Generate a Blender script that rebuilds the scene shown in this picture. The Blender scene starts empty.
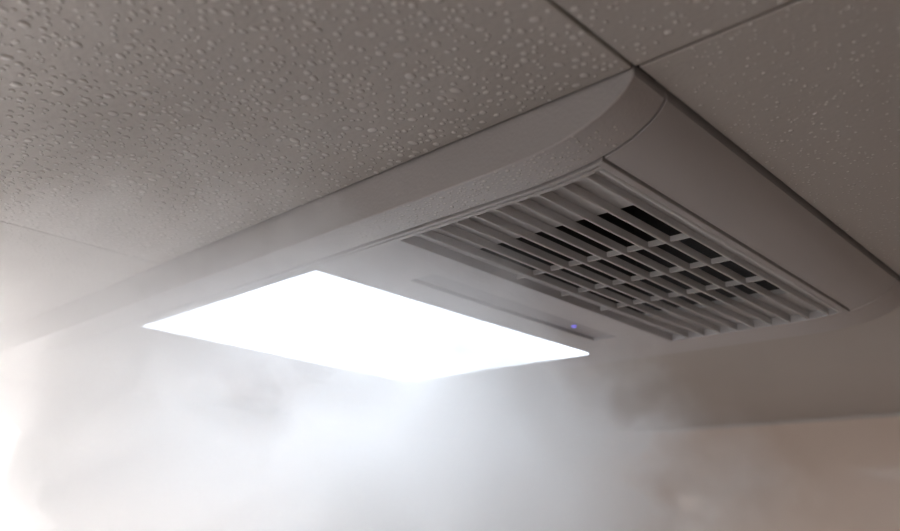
import bpy, bmesh, math, random
import numpy as np
from mathutils import Vector, Matrix

# ------------------------------------------------------------------ camera
scene = bpy.context.scene
S = 0.137                     # metres per layout unit (camera-to-ceiling distance)
CEIL = 2.40                   # ceiling height in metres
CAMZ = CEIL - S
PP = np.array([450.0, 265.5])
VA = np.array([-421.041, 506.916])      # vanishing point of the unit's long side
VB = np.array([1246.441, 553.807])      # vanishing point of the unit's short side
FPX = math.sqrt(-(VA - PP) @ (VB - PP))

def _cd(p):
    return np.array([p[0] - PP[0], -(p[1] - PP[1]), -FPX])
_ax = _cd(VB); _ax /= np.linalg.norm(_ax)
_ay = _cd(VA); _ay /= np.linalg.norm(_ay)
ROT = np.array([_ax, _ay, np.cross(_ax, _ay)])

cam_data = bpy.data.cameras.new('camera')
cam = bpy.data.objects.new('camera', cam_data)
scene.collection.objects.link(cam)
cam.matrix_world = Matrix.Translation((0, 0, CAMZ)) @ Matrix(ROT.tolist()).to_4x4()
cam_data.sensor_width = 36.0
cam_data.lens = FPX / 900.0 * 36.0
cam_data.clip_start = 0.005
cam_data.dof.use_dof = True
cam_data.dof.focus_distance = 2.4 * S
cam_data.dof.aperture_fstop = 10.0
scene.camera = cam

# ------------------------------------------------------------------ world, exposure
scene.view_settings.view_transform = 'Standard'
scene.view_settings.look = 'None'
scene.view_settings.gamma = 1.0
scene.view_settings.use_curve_mapping = False
scene.view_settings.exposure = 0.12
LAMP_POWER = 3.1
WINDOW_POWER = 8.8
REAR_FILL_POWER = 2.1  # fill light from the window added behind the camera
world = bpy.data.worlds.new('world')
scene.world = world
world.use_nodes = True
world.node_tree.nodes['Background'].inputs[0].default_value = (1.0, 0.93, 0.88, 1)
world.node_tree.nodes['Background'].inputs[1].default_value = 0.1
cy = scene.cycles
cy.volume_bounces = 5
cy.max_bounces = 10
cy.diffuse_bounces = 4
cy.volume_step_rate = 0.5
cy.use_denoising = True
cy.sample_clamp_indirect = 6.0

random.seed(7)
rng = np.random.default_rng(7)

# ------------------------------------------------------------------ materials
def new_mat(name):
    m = bpy.data.materials.new(name)
    m.use_nodes = True
    nt = m.node_tree
    return m, nt, nt.nodes['Principled BSDF']

def surf(name, col, rough=0.5, spec=0.5, var=0.06, vscale=20.0, bump=0.0, bscale=300.0, coat=0.0, coat_r=0.1, trans=0.0, ior=1.45):
    m, nt, b = new_mat(name)
    tc = nt.nodes.new('ShaderNodeTexCoord')
    n = nt.nodes.new('ShaderNodeTexNoise')
    n.inputs['Scale'].default_value = vscale
    n.inputs['Detail'].default_value = 3
    nt.links.new(tc.outputs['Object'], n.inputs['Vector'])
    r = nt.nodes.new('ShaderNodeMapRange')
    r.inputs['To Min'].default_value = 1 - var
    r.inputs['To Max'].default_value = 1 + var
    nt.links.new(n.outputs['Fac'], r.inputs['Value'])
    mx = nt.nodes.new('ShaderNodeVectorMath'); mx.operation = 'SCALE'
    mx.inputs[0].default_value = col
    nt.links.new(r.outputs['Result'], mx.inputs['Scale'])
    nt.links.new(mx.outputs['Vector'], b.inputs['Base Color'])
    b.inputs['Roughness'].default_value = rough
    b.inputs['Specular IOR Level'].default_value = spec
    b.inputs['Coat Weight'].default_value = coat
    b.inputs['Coat Roughness'].default_value = coat_r
    b.inputs['Transmission Weight'].default_value = trans
    b.inputs['IOR'].default_value = ior
    if bump > 0:
        n2 = nt.nodes.new('ShaderNodeTexNoise')
        n2.inputs['Scale'].default_value = bscale
        n2.inputs['Detail'].default_value = 2
        nt.links.new(tc.outputs['Object'], n2.inputs['Vector'])
        bp = nt.nodes.new('ShaderNodeBump')
        bp.inputs['Strength'].default_value = bump
        bp.inputs['Distance'].default_value = 0.0008
        nt.links.new(n2.outputs['Fac'], bp.inputs['Height'])
        nt.links.new(bp.outputs['Normal'], b.inputs['Normal'])
    return m

def emit(name, col, strength, var=0.0):
    m, nt, b = new_mat(name)
    b.inputs['Base Color'].default_value = (*col, 1)
    b.inputs['Roughness'].default_value = 0.4
    b.inputs['Emission Color'].default_value = (*col, 1)
    b.inputs['Emission Strength'].default_value = strength
    return m

M = {}
M['ceiling'] = surf('ceiling_paint', (0.485, 0.455, 0.43), 0.55, 0.4, 0.05, 9, 0.25, 500)
M['unit'] = surf('unit_plastic', (0.495, 0.48, 0.485), 0.42, 0.45, 0.03, 14)
M['strip'] = surf('unit_strip_plastic', (0.50, 0.48, 0.48), 0.40, 0.45, 0.03, 14, 0.2, 700)
M['grille'] = surf('grille_plastic', (0.60, 0.60, 0.61), 0.45, 0.4, 0.03, 14)
M['blade'] = surf('blade_plastic', (0.58, 0.57, 0.57), 0.45, 0.4, 0.03, 14)
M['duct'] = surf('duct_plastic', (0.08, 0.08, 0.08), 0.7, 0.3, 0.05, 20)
M['panel'] = surf('sensor_strip_plastic', (0.33, 0.32, 0.335), 0.3, 0.5, 0.03, 20)
M['wall'] = surf('wall_gloss_panel', (0.60, 0.50, 0.43), 0.6, 0.1, 0.02, 4, coat=0.35, coat_r=0.06)
M['floor'] = surf('floor_tile', (0.62, 0.585, 0.56), 0.35, 0.4, 0.08, 6)
M['void'] = surf('plenum_dark', (0.06, 0.055, 0.05), 0.9, 0.1, 0.1, 5)
M['trim'] = surf('trim_white', (0.60, 0.57, 0.55), 0.4, 0.4, 0.03, 10)
M['frame'] = surf('window_frame_white', (0.75, 0.73, 0.71), 0.35, 0.4, 0.03, 10)
M['door'] = surf('door_paint', (0.62, 0.55, 0.48), 0.45, 0.4, 0.05, 7)
M['metal'] = surf('brushed_metal', (0.55, 0.54, 0.52), 0.3, 0.6, 0.05, 30)
M['water'] = surf('water_bead', (0.69, 0.665, 0.64), 0.14, 0.6, 0.02, 50, ior=1.33)
_b = M['water'].node_tree.nodes['Principled BSDF']
_b.inputs['Subsurface Weight'].default_value = 0.3
_b.inputs['Subsurface Radius'].default_value = (1, 1, 1)
_b.inputs['Subsurface Scale'].default_value = 0.0012
M['lamp'] = emit('lit_diffuser', (0.79, 0.885, 1.0), LAMP_POWER)
M['window'] = emit('frosted_daylight_glass', (1.0, 0.955, 0.94), WINDOW_POWER)
M['rear_fill'] = emit('rear_fill_glow', (1.0, 0.96, 0.93), REAR_FILL_POWER)  # glowing pane added out of view to brighten the room
M['led'] = emit('blue_indicator', (0.25, 0.22, 1.0), 0.8)

# ------------------------------------------------------------------ mesh helpers (layout units -> metres)
def W(p):
    return (p[0] * S, p[1] * S, CAMZ + p[2] * S)

def tag(o, label=None, cat=None, group=None, kind=None):
    if label: o['label'] = label
    if cat: o['category'] = cat
    if group: o['group'] = group
    if kind: o['kind'] = kind
    return o

def world_loc(o):
    v = Vector(o.location)
    while o.parent:
        o = o.parent
        v += o.location
    return v

def mk(name, verts, faces, mat, parent=None, smooth=False, bevel=0.0, units=True):
    pts = [W(v) for v in verts] if units else verts
    a = np.array(pts)
    c = (a.min(0) + a.max(0)) / 2
    me = bpy.data.meshes.new(name)
    me.from_pydata((a - c).tolist(), [], faces)
    bm = bmesh.new(); bm.from_mesh(me)
    bmesh.ops.recalc_face_normals(bm, faces=bm.faces)
    bm.to_mesh(me); bm.free()
    if smooth:
        for p in me.polygons: p.use_smooth = True
    me.materials.append(mat)
    o = bpy.data.objects.new(name, me)
    scene.collection.objects.link(o)
    if parent:
        o.parent = parent
        o.location = Vector(c) - world_loc(parent)
    else:
        o.location = c
    if bevel > 0:
        b = o.modifiers.new('bevel', 'BEVEL')
        b.width = bevel * S
        b.segments = 2
        b.limit_method = 'ANGLE'
        b.angle_limit = math.radians(40)
    return o

def box_vf(x0, x1, y0, y1, z0, z1):
    v = [(x0, y0, z0), (x1, y0, z0), (x1, y1, z0), (x0, y1, z0), (x0, y0, z1), (x1, y0, z1), (x1, y1, z1), (x0, y1, z1)]
    f = [(0, 3, 2, 1), (4, 5, 6, 7), (0, 1, 5, 4), (1, 2, 6, 5), (2, 3, 7, 6), (3, 0, 4, 7)]
    return v, f

def box(name, x0, x1, y0, y1, z0, z1, mat, parent=None, bevel=0.0):
    v, f = box_vf(x0, x1, y0, y1, z0, z1)
    return mk(name, v, f, mat, parent, bevel=bevel)

def plate(name, xs, ys, zb, zt, mat, parent, holes=(), bevel=0.0):
    """solid sheet over the grid xs * ys with rectangular holes; lower face follows zb(y), upper face zt(y)"""
    nx, ny = len(xs), len(ys)
    def solid(i, j):
        if i < 0 or j < 0 or i >= nx - 1 or j >= ny - 1: return False
        cx, cyy = (xs[i] + xs[i + 1]) / 2, (ys[j] + ys[j + 1]) / 2
        return not any(h[0] < cx < h[1] and h[2] < cyy < h[3] for h in holes)
    v = []
    for j in range(ny):
        for i in range(nx):
            v.append((xs[i], ys[j], zb(ys[j])))
    for j in range(ny):
        for i in range(nx):
            v.append((xs[i], ys[j], zt(ys[j])))
    n = nx * ny
    I = lambda i, j: j * nx + i
    f = []
    for j in range(ny - 1):
        for i in range(nx - 1):
            if not solid(i, j): continue
            a, b, c, d = I(i, j), I(i + 1, j), I(i + 1, j + 1), I(i, j + 1)
            f.append((a, d, c, b)); f.append((a + n, b + n, c + n, d + n))
            if not solid(i, j - 1): f.append((a, b, b + n, a + n))
            if not solid(i + 1, j): f.append((b, c, c + n, b + n))
            if not solid(i, j + 1): f.append((c, d, d + n, c + n))
            if not solid(i - 1, j): f.append((d, a, a + n, d + n))
    used = sorted({k for q in f for k in q})
    re = {k: m for m, k in enumerate(used)}
    o = mk(name, [v[k] for k in used], [tuple(re[k] for k in q) for q in f], mat, parent, bevel=bevel)
    return o

def smooth_by_angle(o, deg=30):
    me = o.data
    for p in me.polygons: p.use_smooth = True
    me.set_sharp_from_angle(angle=math.radians(deg))

# ------------------------------------------------------------------ layout numbers
X0, X1 = 1.39, 3.58            # unit across
Y0, TILE = 0.78, 2.19
Y1 = Y0 + 2 * TILE             # unit along
WX = 7.13                      # far wall
WY = 6.4                       # left wall
RX, RY = -8.0, -14.0            # rear and right walls
FLOOR = -CAMZ / S
VOID = 3.0
G = 0.0045                     # half joint

# ------------------------------------------------------------------ setting
T = 0.5
tag(box('floor', RX - T, WX + T, RY - T, WY + T, FLOOR - 0.4, FLOOR, M['floor']), kind='structure')
tag(box('wall_far', WX, WX + T, RY - T, WY + T, FLOOR, VOID, M['wall']), kind='structure')
tag(box('wall_right', RX, WX, RY - T, RY, FLOOR, VOID, M['wall']), kind='structure')
# left wall with the window opening
WIN = (-0.6, 2.27, -4.2, 0.82)
def wall_with_hole(name, y0, y1, hole):
    xs = [RX, hole[0], hole[1], WX]; zs = [FLOOR, hole[2], hole[3], VOID]
    v, f = [], []
    for i in range(3):
        for k in range(3):
            if i == 1 and k == 1: continue
            bv, bf = box_vf(xs[i], xs[i + 1], y0, y1, zs[k], zs[k + 1])
            o = len(v); v += bv; f += [tuple(a + o for a in q) for q in bf]
    return mk(name, v, f, M['wall'])
tag(wall_with_hole('wall_left', WY, WY + T, WIN), kind='structure')
win = bpy.data.objects.new('window_1', None); scene.collection.objects.link(win)
win.location = W(((WIN[0] + WIN[1]) / 2, WY + 0.2, WIN[2])); tag(win, 'bright frosted bathroom window in the left wall behind the steam', 'window', kind='structure')
fw = 0.16
for n, a in (('window_frame', (WIN[0], WIN[0] + fw, WIN[2], WIN[3])), ('window_frame', (WIN[1] - fw, WIN[1], WIN[2], WIN[3])),
             ('window_frame', (WIN[0] + fw, WIN[1] - fw, WIN[2], WIN[2] + fw)), ('window_frame', (WIN[0] + fw, WIN[1] - fw, WIN[3] - fw, WIN[3]))):
    box(n, a[0], a[1], WY + 0.03, WY + 0.3, a[2], a[3], M['frame'], win, 0.02)
box('window_pane', WIN[0] + fw, WIN[1] - fw, WY + 0.13, WY + 0.18, WIN[2] + fw, WIN[3] - fw, M['window'], win)
# rear wall behind the camera with an added, unseen glowing window as fill light
WR = (-2.4, 2.4, -4.2, 0.4)
v, f = [], []
ysr = [RY - T, WR[0], WR[1], WY + T]; zsr = [FLOOR, WR[2], WR[3], VOID]
for i in range(3):
    for k in range(3):
        if i == 1 and k == 1: continue
        bv, bf = box_vf(RX - T, RX, ysr[i], ysr[i + 1], zsr[k], zsr[k + 1])
        o_ = len(v); v += bv; f += [tuple(a + o_ for a in q) for q in bf]
tag(mk('wall_rear', v, f, M['wall']), kind='structure')
fill_win = bpy.data.objects.new('fill_window', None); scene.collection.objects.link(fill_win)
fill_win.location = W((RX - 0.2, 0, WR[2])); tag(fill_win, kind='structure')
for a in ((WR[0], WR[0] + fw, WR[2], WR[3]), (WR[1] - fw, WR[1], WR[2], WR[3]), (WR[0] + fw, WR[1] - fw, WR[2], WR[2] + fw), (WR[0] + fw, WR[1] - fw, WR[3] - fw, WR[3])):
    box('window_frame', RX - 0.3, RX - 0.03, a[0], a[1], a[2], a[3], M['frame'], fill_win, 0.02)  # frame around the added fill pane
box('window_pane', RX - 0.18, RX - 0.13, WR[0] + fw, WR[1] - fw, WR[2] + fw, WR[3] - fw, M['rear_fill'], fill_win)  # added emitter, lights the steam and heater side from behind
ceil = tag(box('ceiling', RX, WX, RY, WY, VOID - 0.4, VOID, M['void']), kind='structure')

# ceiling tiles, each with its joint
TT = 0.05
def tile(x0, x1, y0, y1, gx0=G, gx1=G, gy0=G, gy1=G):
    return box('ceiling_tile', x0 + gx0, x1 - gx1, y0 + gy0, y1 - gy1, 1.0, 1.0 + TT, M['ceiling'], ceil, 0.004)
xsn = [X0 - k * TILE for k in range(5)][::-1]; xsn[0] = RX
ysn = [RY, Y0 - 2 * TILE, Y0 - TILE, Y0, Y0 + TILE, Y1, WY]
for i in range(len(xsn) - 1):
    for j in range(len(ysn) - 1):
        tile(xsn[i], xsn[i + 1], ysn[j], ysn[j + 1])
for j in range(len(ysn) - 1):                      # column that holds the unit
    if j in (3, 4): continue
    tile(X0, X1, ysn[j], ysn[j + 1], gy1=0.008 if j == 2 else G)
tile(X1, WX, RY, WY, gx1=0.0)                      # wide panel reaching the far wall
# small angle trim where the ceiling meets the far wall
tr = box('trim_1', WX - 0.03, WX, RY, WY, 0.975, 1.0, M['ceiling'], None, 0.006)
tag(tr, kind='structure')

# ------------------------------------------------------------------ ceiling heater
unit = bpy.data.objects.new('ceiling_heater', None); scene.collection.objects.link(unit)
unit.location = W(((X0 + X1) / 2, (Y0 + Y1) / 2, 1.0))
tag(unit, 'grey-white bathroom ceiling heater with glowing square light and louvred air vent', 'ceiling heater')
PT = [0, 0.010, 0.030, 0.055, 0.10, 0.145, 0.20, 0.26, 0.33, 0.42, 0.6, 9]
PD = [0.004, 0.018, 0.041, 0.060, 0.083, 0.098, 0.111, 0.119, 0.1245, 0.127, 0.127, 0.127]
D = 0.127
def drop(y):
    t = min(y - Y0, Y1 - y)
    return float(np.interp(max(t, 0), PT, PD))
zb = lambda y: 1.0 - drop(y)
arc = [0.006, 0.012, 0.02, 0.03, 0.042, 0.055, 0.075, 0.10, 0.12, 0.145, 0.17, 0.185]
XS0, XS1 = 1.540, 3.352          # joint lines between side strips and the middle
YE = 0.968                        # joint between end panel and cover
arcY = [Y0 + a for a in arc if Y0 + a < YE - 0.006]
more = [0.99, 1.02, 1.05, 1.09, 1.13, 1.2, 1.3, 1.5]
allY = arcY + [YE - 0.004] + more
fullY = allY + [2.2, 2.97] + [2 * (Y0 + TILE) - y for y in reversed(allY)]
for xa, xb in ((X0 + 0.004, XS0 - 0.004), (XS1 + 0.004, X1 - 0.004)):
    o = plate('side_strip', [xa, xb], fullY, zb, lambda y: 1.02, M['strip'], unit, bevel=0.004)
    smooth_by_angle(o)
# recessed floor of the joints
plate('inner_shell', [XS0 - 0.03, XS1 + 0.03], arcY + [0.97, 1.0], lambda y: zb(y) + 0.018, lambda y: 1.03, M['unit'], unit)
for flip in (False, True):
    ys = arcY + [YE - 0.004]
    if flip: ys = [2 * (Y0 + TILE) - y for y in reversed(ys)]
    o = plate('end_panel', [XS0 + 0.003, XS1 - 0.003], ys, zb, lambda y: zb(y) + 0.03, M['unit'], unit, bevel=0.002)
    smooth_by_angle(o)
# cover with openings for the vent, the sensor strip and the light
GX0, GX1, GY0, GY1 = 1.580, 3.315, 0.990, 1.745
LX0, LX1, LY0, LY1 = 1.597, 3.318, 2.205, 3.53
CX0, CX1, CY0, CY1 = 1.895, 3.095, 1.905, 2.03
cxs = sorted({XS0 + 0.004, 1.557, 1.562, XS1 - 0.004, GX0, GX1, LX0, LX1, CX0, CX1})
cys = sorted({YE + 0.003, GY0, 1.02, 1.05, 1.09, 1.13, 1.2, 1.3, 1.5, GY1, CY0, CY1, LY0, LY1} | {2 * (Y0 + TILE) - y for y in (YE + 0.003, 0.99, 1.02, 1.05, 1.09, 1.13, 1.2, 1.3, 1.5)})
o = plate('cover', cxs, cys, lambda y: zb(y) - 0.004, lambda y: zb(y) + 0.04, M['unit'], unit,
          holes=((1.557, 1.562, 0.99, 4.9), (GX0, GX1, GY0, GY1), (LX0, LX1, LY0, LY1), (CX0, CX1, CY0, CY1)), bevel=0.006)
plate('cover_joint', [1.550, 1.568], [y for y in cys if 0.975 < y < 4.96], lambda y: zb(y) + 0.005, lambda y: zb(y) + 0.03, M['unit'], unit)
# lit panel
lamp = box('light_panel', LX0 + 0.004, LX1 - 0.004, LY0 + 0.004, LY1 - 0.004, 1 - D - 0.007, 1 - D + 0.03, M['lamp'], unit)
lamp['label'] = 'square diffuser panel glowing cool white'
# sensor strip
cs = box('sensor_strip', CX0 + 0.003, CX1 - 0.003, CY0 + 0.003, CY1 - 0.003, 1 - D + 0.008, 1 - D + 0.03, M['panel'], unit, 0.004)
cs['label'] = 'narrow darker strip between vent and light'
lv, lf = [], []
for k in range(12):
    a = k / 12 * math.tau
    lv.append((2.845 + 0.012 * math.cos(a), 1.968 + 0.012 * math.sin(a), 1 - D + 0.008))
    lv.append((2.845 + 0.009 * math.cos(a), 1.968 + 0.009 * math.sin(a), 1 - D + 0.002))
lf = [(2 * k, 2 * ((k + 1) % 12), 2 * ((k + 1) % 12) + 1, 2 * k + 1) for k in range(12)] + [tuple(2 * k + 1 for k in range(12)), tuple(2 * k for k in range(12))]
led = mk('indicator_light', lv, lf, M['led'], cs)
led['label'] = 'tiny blue indicator light'

# air vent
gr = bpy.data.objects.new('air_vent', None); scene.collection.objects.link(gr)
gr.parent = unit; gr.location = Vector(W(((GX0 + GX1) / 2, (GY0 + GY1) / 2, 1.0))) - unit.location
ZL = 1 - D - 0.001                # lower edge of the blades
ZB = 1 - D + 0.030                # backing plate
OX0, OX1, OY0, OY1 = 1.868, 2.985, 1.075, 1.715
bxs = sorted({GX0 - 0.008, GX1 + 0.008, OX0, OX1}); bys = sorted({GY0 + 0.01, OY0, OY1, GY1 + 0.008})
plate('backing_plate', bxs, bys, lambda y: ZB, lambda y: ZB + 0.02, M['grille'], gr, holes=((OX0, OX1, OY0, OY1),))
# near rail: rounded lip and hollow face leading up to the first blade
rail = [(GY0 - 0.004, 0.109), (GY0 + 0.004, 0.1165), (GY0 + 0.014, 0.117), (GY0 + 0.021, 0.112), (GY0 + 0.026, 0.098), (GY0 + 0.032, 0.088), (GY0 + 0.042, 0.081), (GY0 + 0.06, 0.079), (GY0 + 0.06, 0.06), (GY0 - 0.004, 0.06)]
v, f = [], []
n = len(rail)
for xx in (GX0 + 0.001, GX1 - 0.001):
    v += [(xx, a, 1 - b) for a, b in rail]
f = [(i, (i + 1) % n, (i + 1) % n + n, i + n) for i in range(n)] + [tuple(range(n)), tuple(range(n, 2 * n))]
o = mk('vent_rail', v, f, M['grille'], gr); smooth_by_angle(o, 50)
# blades
PITCH = 0.0775
def blade_mesh():
    prof = [(-0.0045, 0.003), (-0.0025, 0.0), (0.0025, 0.0), (0.0045, 0.003), (0.005, 0.028), (-0.004, 0.028)]
    n = len(prof); v = []
    for xx in (GX0 + 0.0005, GX1 - 0.0005):
        v += [(xx, a, b) for a, b in prof]
    f = [(i, (i + 1) % n, (i + 1) % n + n, i + n) for i in range(n)] + [tuple(range(n)), tuple(range(n, 2 * n))]
    return v, f
bv, bf = blade_mesh()
b0 = None
for k in range(9):
    y = 1.046 + PITCH * k
    z = ZL + (D - drop(y)) * 0.9
    if b0 is None:
        b0 = mk('blade', [(p[0], p[1] + y, p[2] + z) for p in bv], bf, M['blade'], gr)
        base = b0.location.copy(); by, bz = y, z
    else:
        c = b0.copy(); scene.collection.objects.link(c); c.parent = gr
        c.location = base + Vector((0, (y - by) * S, (z - bz) * S))
c0 = None
for k, xx in enumerate((2.160, 2.440, 2.713)):
    if c0 is None:
        c0 = box('cross_bar', xx - 0.005, xx + 0.005, 1.04, GY1 - 0.004, ZL + 0.012, ZL + 0.029, M['blade'], gr)
        cl = c0.location.copy(); cx = xx
    else:
        c = c0.copy(); scene.collection.objects.link(c); c.parent = gr
        c.location = cl + Vector(((xx - cx) * S, 0, 0))
# duct above the opening
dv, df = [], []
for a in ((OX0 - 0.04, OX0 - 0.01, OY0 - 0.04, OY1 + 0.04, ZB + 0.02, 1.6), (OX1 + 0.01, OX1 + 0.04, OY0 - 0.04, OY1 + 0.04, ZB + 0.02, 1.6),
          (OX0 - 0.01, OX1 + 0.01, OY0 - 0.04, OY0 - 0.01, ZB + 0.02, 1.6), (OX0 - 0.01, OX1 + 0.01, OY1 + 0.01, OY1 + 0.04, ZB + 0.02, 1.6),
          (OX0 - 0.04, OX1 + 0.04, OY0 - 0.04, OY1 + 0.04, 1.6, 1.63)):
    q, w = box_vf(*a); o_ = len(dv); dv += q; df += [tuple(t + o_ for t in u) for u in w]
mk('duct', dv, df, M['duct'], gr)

# ------------------------------------------------------------------ condensation
def pix(p):
    c = ROT.T @ np.asarray(p, float)
    return PP[0] + FPX * c[0] / -c[2], PP[1] - FPX * c[1] / -c[2], -c[2]

SEG, RINGS = 8, 3
def dome():
    v = []
    for r in range(RINGS):
        a = r / RINGS * math.pi / 2
        for k in range(SEG):
            t = k / SEG * math.tau
            v.append((math.cos(a) * math.cos(t), math.cos(a) * math.sin(t), -math.sin(a)))
    v.append((0, 0, -1.0))
    for k in range(SEG):
        t = k / SEG * math.tau
        v.append((math.cos(t), math.sin(t), 0.25))
    f = []
    for r in range(RINGS - 1):
        for k in range(SEG):
            f.append((r * SEG + k, r * SEG + (k + 1) % SEG, (r + 1) * SEG + (k + 1) % SEG, (r + 1) * SEG + k))
    tip = RINGS * SEG
    for k in range(SEG):
        f.append(((RINGS - 1) * SEG + k, (RINGS - 1) * SEG + (k + 1) % SEG, tip))
        f.append((tip + 1 + k, tip + 1 + (k + 1) % SEG, (k + 1) % SEG, k))
    f.append(tuple(tip + 1 + k for k in range(SEG)))
    return np.array(v), f
DV, DF = dome()

def scatter(x0, x1, y0, y1, dens, rmed, sig, rmax, keep=1.0):
    """non-overlapping bead positions (x, y, r) in a rectangle, only those the picture sees"""
    n = int(dens * (x1 - x0) * (y1 - y0))
    out = []; grid = {}
    cell = 0.03
    for _ in range(n):
        x, y = random.uniform(x0, x1), random.uniform(y0, y1)
        u, v, d = pix((x, y, 1.0))
        if d < 0.2 or u < -60 or u > 960 or v < -60 or v > 560: continue
        r = min(rmed * math.exp(random.gauss(0, sig)), rmax)
        ci, cj = int(x / cell), int(y / cell)
        if any((x - a) ** 2 + (y - b) ** 2 < (1.15 * (r + c)) ** 2 for i in (-1, 0, 1) for j in (-1, 0, 1) for a, b, c in grid.get((ci + i, cj + j), ())): continue
        grid.setdefault((ci, cj), []).append((x, y, r))
        out.append((x, y, r))
    return out

near = scatter(X0 - TILE, X0 - 0.012, Y0 + 0.012, Y0 + TILE - 0.01, 2700, 0.0084, 0.26, 0.0145)
left = scatter(X0 - TILE, X0 - 0.012, Y0 + TILE + 0.01, Y1, 2600, 0.0072, 0.25, 0.011)
top = scatter(X0 - TILE, X0 - 0.012, Y0 - 0.9, Y0 - 0.012, 1500, 0.0058, 0.35, 0.010)
right = scatter(X0 + 0.012, X1, Y0 - 1.2, Y0 - 0.02, 1300, 0.0036, 0.3, 0.0065)

def beads(name, lst, label, zf=lambda x, y: 1.0, flat=0.32):
    nv = len(DV)
    V = np.zeros((len(lst) * nv, 3)); F = []
    for i, (x, y, r) in enumerate(lst):
        s = random.uniform(0.85, 1.2); t = random.uniform(0, math.tau)
        q = DV.copy(); q[:, 0] *= r * s; q[:, 1] *= r / s; q[:, 2] *= r * flat
        ct, st = math.cos(t), math.sin(t)
        qx = q[:, 0] * ct - q[:, 1] * st; qy = q[:, 0] * st + q[:, 1] * ct
        V[i * nv:(i + 1) * nv] = np.stack([qx + x, qy + y, q[:, 2] + zf(x, y)], 1)
        o = i * nv
        F += [tuple(a + o for a in f) for f in DF]
    return tag(mk(name, V.tolist(), F, M['water'], None, smooth=True), label, 'condensation', kind='stuff')

allb = [(b, k) for k, L in enumerate((near, left, top, right)) for b in L]
def shown(b):
    u, v, d = pix((b[0], b[1], 1.0))
    if u < 2 or u > 898 or v < 2 or v > 529: return 0
    return b[2] / d
allb.sort(key=lambda q: -shown(q[0]))
big = allb[:300]
rest = [[], [], [], []]
for b, k in allb[300:]: rest[k].append(b)
beads('water_beads', rest[0], 'dense tiny water beads over the ceiling tile beside the heater')
beads('water_beads', rest[1], 'tiny water beads on the farther left ceiling tile behind rising steam')
beads('water_beads', rest[2], 'sparse tiny water beads on the ceiling tile at the top edge')
beads('water_beads', rest[3], 'faint tiny water beads on the right ceiling tile by the vent')
strip = scatter(X0 + 0.010, XS0 - 0.010, Y0 + 0.10, 2.9, 9000, 0.0048, 0.28, 0.0085)
strip = [b for b in strip if random.random() < min(1.0, 0.3 + (b[1] - Y0 - 0.10) * 3.5)]
beads('water_beads', strip, 'fine water beads along the side strip of the ceiling heater', zf=lambda x, y: zb(y) + 0.0006, flat=0.3)
dm = bpy.data.meshes.new('water_droplet')
dm.from_pydata((DV * 0.01 * S).tolist(), [], DF)
bm = bmesh.new(); bm.from_mesh(dm); bmesh.ops.recalc_face_normals(bm, faces=bm.faces); bm.to_mesh(dm); bm.free()
for p in dm.polygons: p.use_smooth = True
dm.materials.append(M['water'])
PLACES = (('larger clear water droplet on the dense-beaded ceiling tile left of the heater', 'larger water droplets on the tile beside the heater'),
          ('larger clear water droplet on the hazy ceiling tile at the left edge', 'larger water droplets on the left edge tile'),
          ('larger clear water droplet on the ceiling tile at the top edge above the heater corner', 'larger water droplets on the top edge tile'),
          ('larger clear water droplet on the right ceiling tile next to the vent end', 'larger water droplets on the right tile'))
for (x, y, r), k in big:
    o = bpy.data.objects.new('water_droplet', dm); scene.collection.objects.link(o)
    s = random.uniform(0.85, 1.2)
    o.location = W((x, y, 1.0)); o.rotation_euler.z = random.uniform(0, math.tau)
    o.scale = (r / 0.01 * s, r / 0.01 / s, r / 0.01 * 0.32)
    tag(o, PLACES[k][0], 'water droplet', PLACES[k][1])
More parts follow.
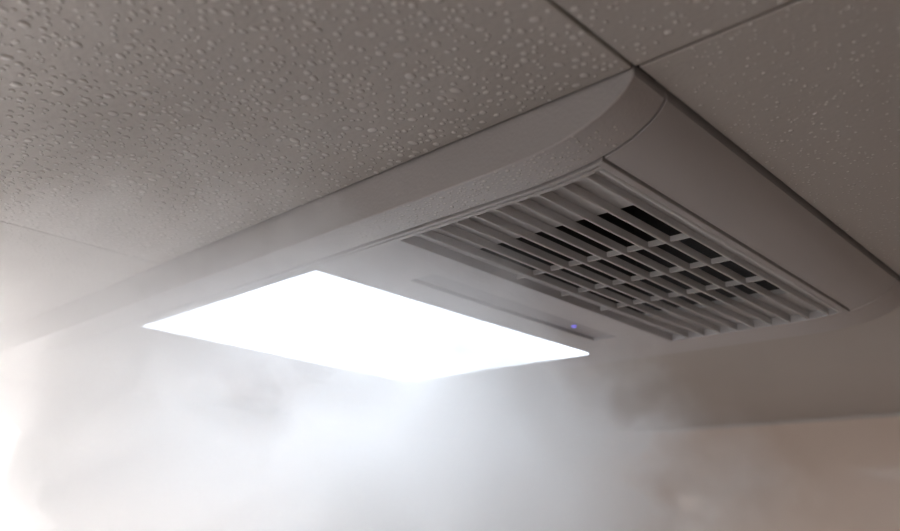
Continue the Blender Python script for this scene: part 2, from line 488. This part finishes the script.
# ------------------------------------------------------------------ steam
# soft lobes of warm vapour: centre, radii (layout units), density weight
LOBES = [((1.60, 3.30, -0.55), (1.70, 2.30, 1.15), 0.50),
         ((2.38, 1.98, -0.22), (1.10, 1.00, 0.94), 1.0),
         ((2.55, 2.50, 0.10), (1.20, 1.20, 0.70), 0.45),
         ((1.12, 2.80, 0.58), (0.76, 1.40, 0.60), 0.85),
         ((1.75, 2.00, 0.68), (0.78, 0.78, 0.36), 0.68),
         ((1.20, 4.50, 0.10), (1.90, 1.60, 1.05), 0.48),
         ((3.50, 4.20, 0.20), (1.35, 1.55, 0.85), 0.45),
         ((2.54, 1.84, 0.36), (0.55, 0.48, 0.42), 0.80),
         ((1.55, 3.20, 0.25), (0.80, 0.85, 0.48), 0.35)]
STEAM_DENSITY = 10.0
def steam_material():
    m = bpy.data.materials.new('steam_vapour'); m.use_nodes = True
    nt = m.node_tree; nt.nodes.clear()
    N = nt.nodes.new; L = nt.links.new
    out = N('ShaderNodeOutputMaterial'); vs = N('ShaderNodeVolumeScatter')
    vs.inputs['Color'].default_value = (0.995, 0.995, 0.998, 1); vs.inputs['Anisotropy'].default_value = 0.5
    L(vs.outputs[0], out.inputs['Volume'])
    tc = N('ShaderNodeTexCoord')
    pos = N('ShaderNodeVectorMath'); pos.operation = 'SCALE'; pos.inputs['Scale'].default_value = 1 / S
    L(tc.outputs['Object'], pos.inputs[0])
    nz = N('ShaderNodeTexNoise'); nz.inputs['Scale'].default_value = 1.7; nz.inputs['Detail'].default_value = 4
    L(pos.outputs[0], nz.inputs['Vector'])
    ws = N('ShaderNodeVectorMath'); ws.operation = 'MULTIPLY_ADD'
    ws.inputs[1].default_value = (0.9,) * 3; ws.inputs[2].default_value = (-0.45,) * 3
    L(nz.outputs['Color'], ws.inputs[0])
    pw = N('ShaderNodeVectorMath'); pw.operation = 'ADD'
    L(pos.outputs[0], pw.inputs[0]); L(ws.outputs[0], pw.inputs[1])
    n2 = N('ShaderNodeTexNoise'); n2.inputs['Scale'].default_value = 2.4; n2.inputs['Detail'].default_value = 6; n2.inputs['Distortion'].default_value = 0.6
    L(pw.outputs[0], n2.inputs['Vector'])
    er = N('ShaderNodeMath'); er.operation = 'MULTIPLY_ADD'; er.inputs[1].default_value = 0.9; er.inputs[2].default_value = -0.45
    L(n2.outputs['Fac'], er.inputs[0])
    acc = None
    for c, r, w in LOBES:
        a = N('ShaderNodeVectorMath'); a.operation = 'SUBTRACT'; a.inputs[1].default_value = c; L(pw.outputs[0], a.inputs[0])
        b = N('ShaderNodeVectorMath'); b.operation = 'DIVIDE'; b.inputs[1].default_value = r; L(a.outputs[0], b.inputs[0])
        ln = N('ShaderNodeVectorMath'); ln.operation = 'LENGTH'; L(b.outputs[0], ln.inputs[0])
        le = N('ShaderNodeMath'); le.operation = 'SUBTRACT'; L(ln.outputs['Value'], le.inputs[0]); L(er.outputs[0], le.inputs[1])
        mr = N('ShaderNodeMapRange'); mr.interpolation_type = 'SMOOTHSTEP'
        mr.inputs['From Min'].default_value = 1.0; mr.inputs['From Max'].default_value = 0.65
        mr.inputs['To Min'].default_value = 0.0; mr.inputs['To Max'].default_value = w
        L(le.outputs[0], mr.inputs['Value'])
        if acc is None: acc = mr.outputs['Result']
        else:
            s_ = N('ShaderNodeMath'); s_.operation = 'ADD'; L(acc, s_.inputs[0]); L(mr.outputs['Result'], s_.inputs[1]); acc = s_.outputs[0]
    m2 = N('ShaderNodeMapRange'); m2.inputs['From Min'].default_value = 0.36; m2.inputs['From Max'].default_value = 0.66
    m2.inputs['To Min'].default_value = 0.5; m2.inputs['To Max'].default_value = 1.35
    L(n2.outputs['Fac'], m2.inputs['Value'])
    p = N('ShaderNodeMath'); p.operation = 'MULTIPLY'; L(acc, p.inputs[0]); L(m2.outputs['Result'], p.inputs[1])
    q = N('ShaderNodeMath'); q.operation = 'MULTIPLY'; q.inputs[1].default_value = STEAM_DENSITY; L(p.outputs[0], q.inputs[0])
    L(q.outputs[0], vs.inputs['Density'])
    return m

bm = bmesh.new()
for c, r, w in LOBES:
    g = bmesh.ops.create_icosphere(bm, subdivisions=4, radius=1.0)
    for v in g['verts']:
        v.co = Vector([v.co[i] * (r[i] * 1.12 + 0.1) + c[i] for i in range(3)])
for v in bm.verts:
    v.co *= S
me = bpy.data.meshes.new('steam_cloud'); bm.to_mesh(me); bm.free()
tmp = bpy.data.objects.new('steam_cloud_source', me); scene.collection.objects.link(tmp)
rm = tmp.modifiers.new('remesh', 'REMESH'); rm.mode = 'VOXEL'; rm.voxel_size = 0.07 * S
dg = bpy.context.evaluated_depsgraph_get()
hull = bpy.data.meshes.new_from_object(tmp.evaluated_get(dg))
bpy.data.objects.remove(tmp)
for v in hull.vertices:                  # vapour stops at the ceiling and at the underside of the heater
    x, y, z = v.co / S
    v.co.z = min(z, (1 - D - 0.012) if (X0 - 0.08 < x < X1 + 0.08 and y > Y0) else 0.985) * S
hull.name = 'steam_cloud'; hull.materials.clear(); hull.materials.append(steam_material())
steam = bpy.data.objects.new('steam_cloud', hull); scene.collection.objects.link(steam)
steam.location = (0, 0, CAMZ)
tag(steam, 'billowing white steam drifting up below the lit ceiling heater', 'steam', kind='stuff')
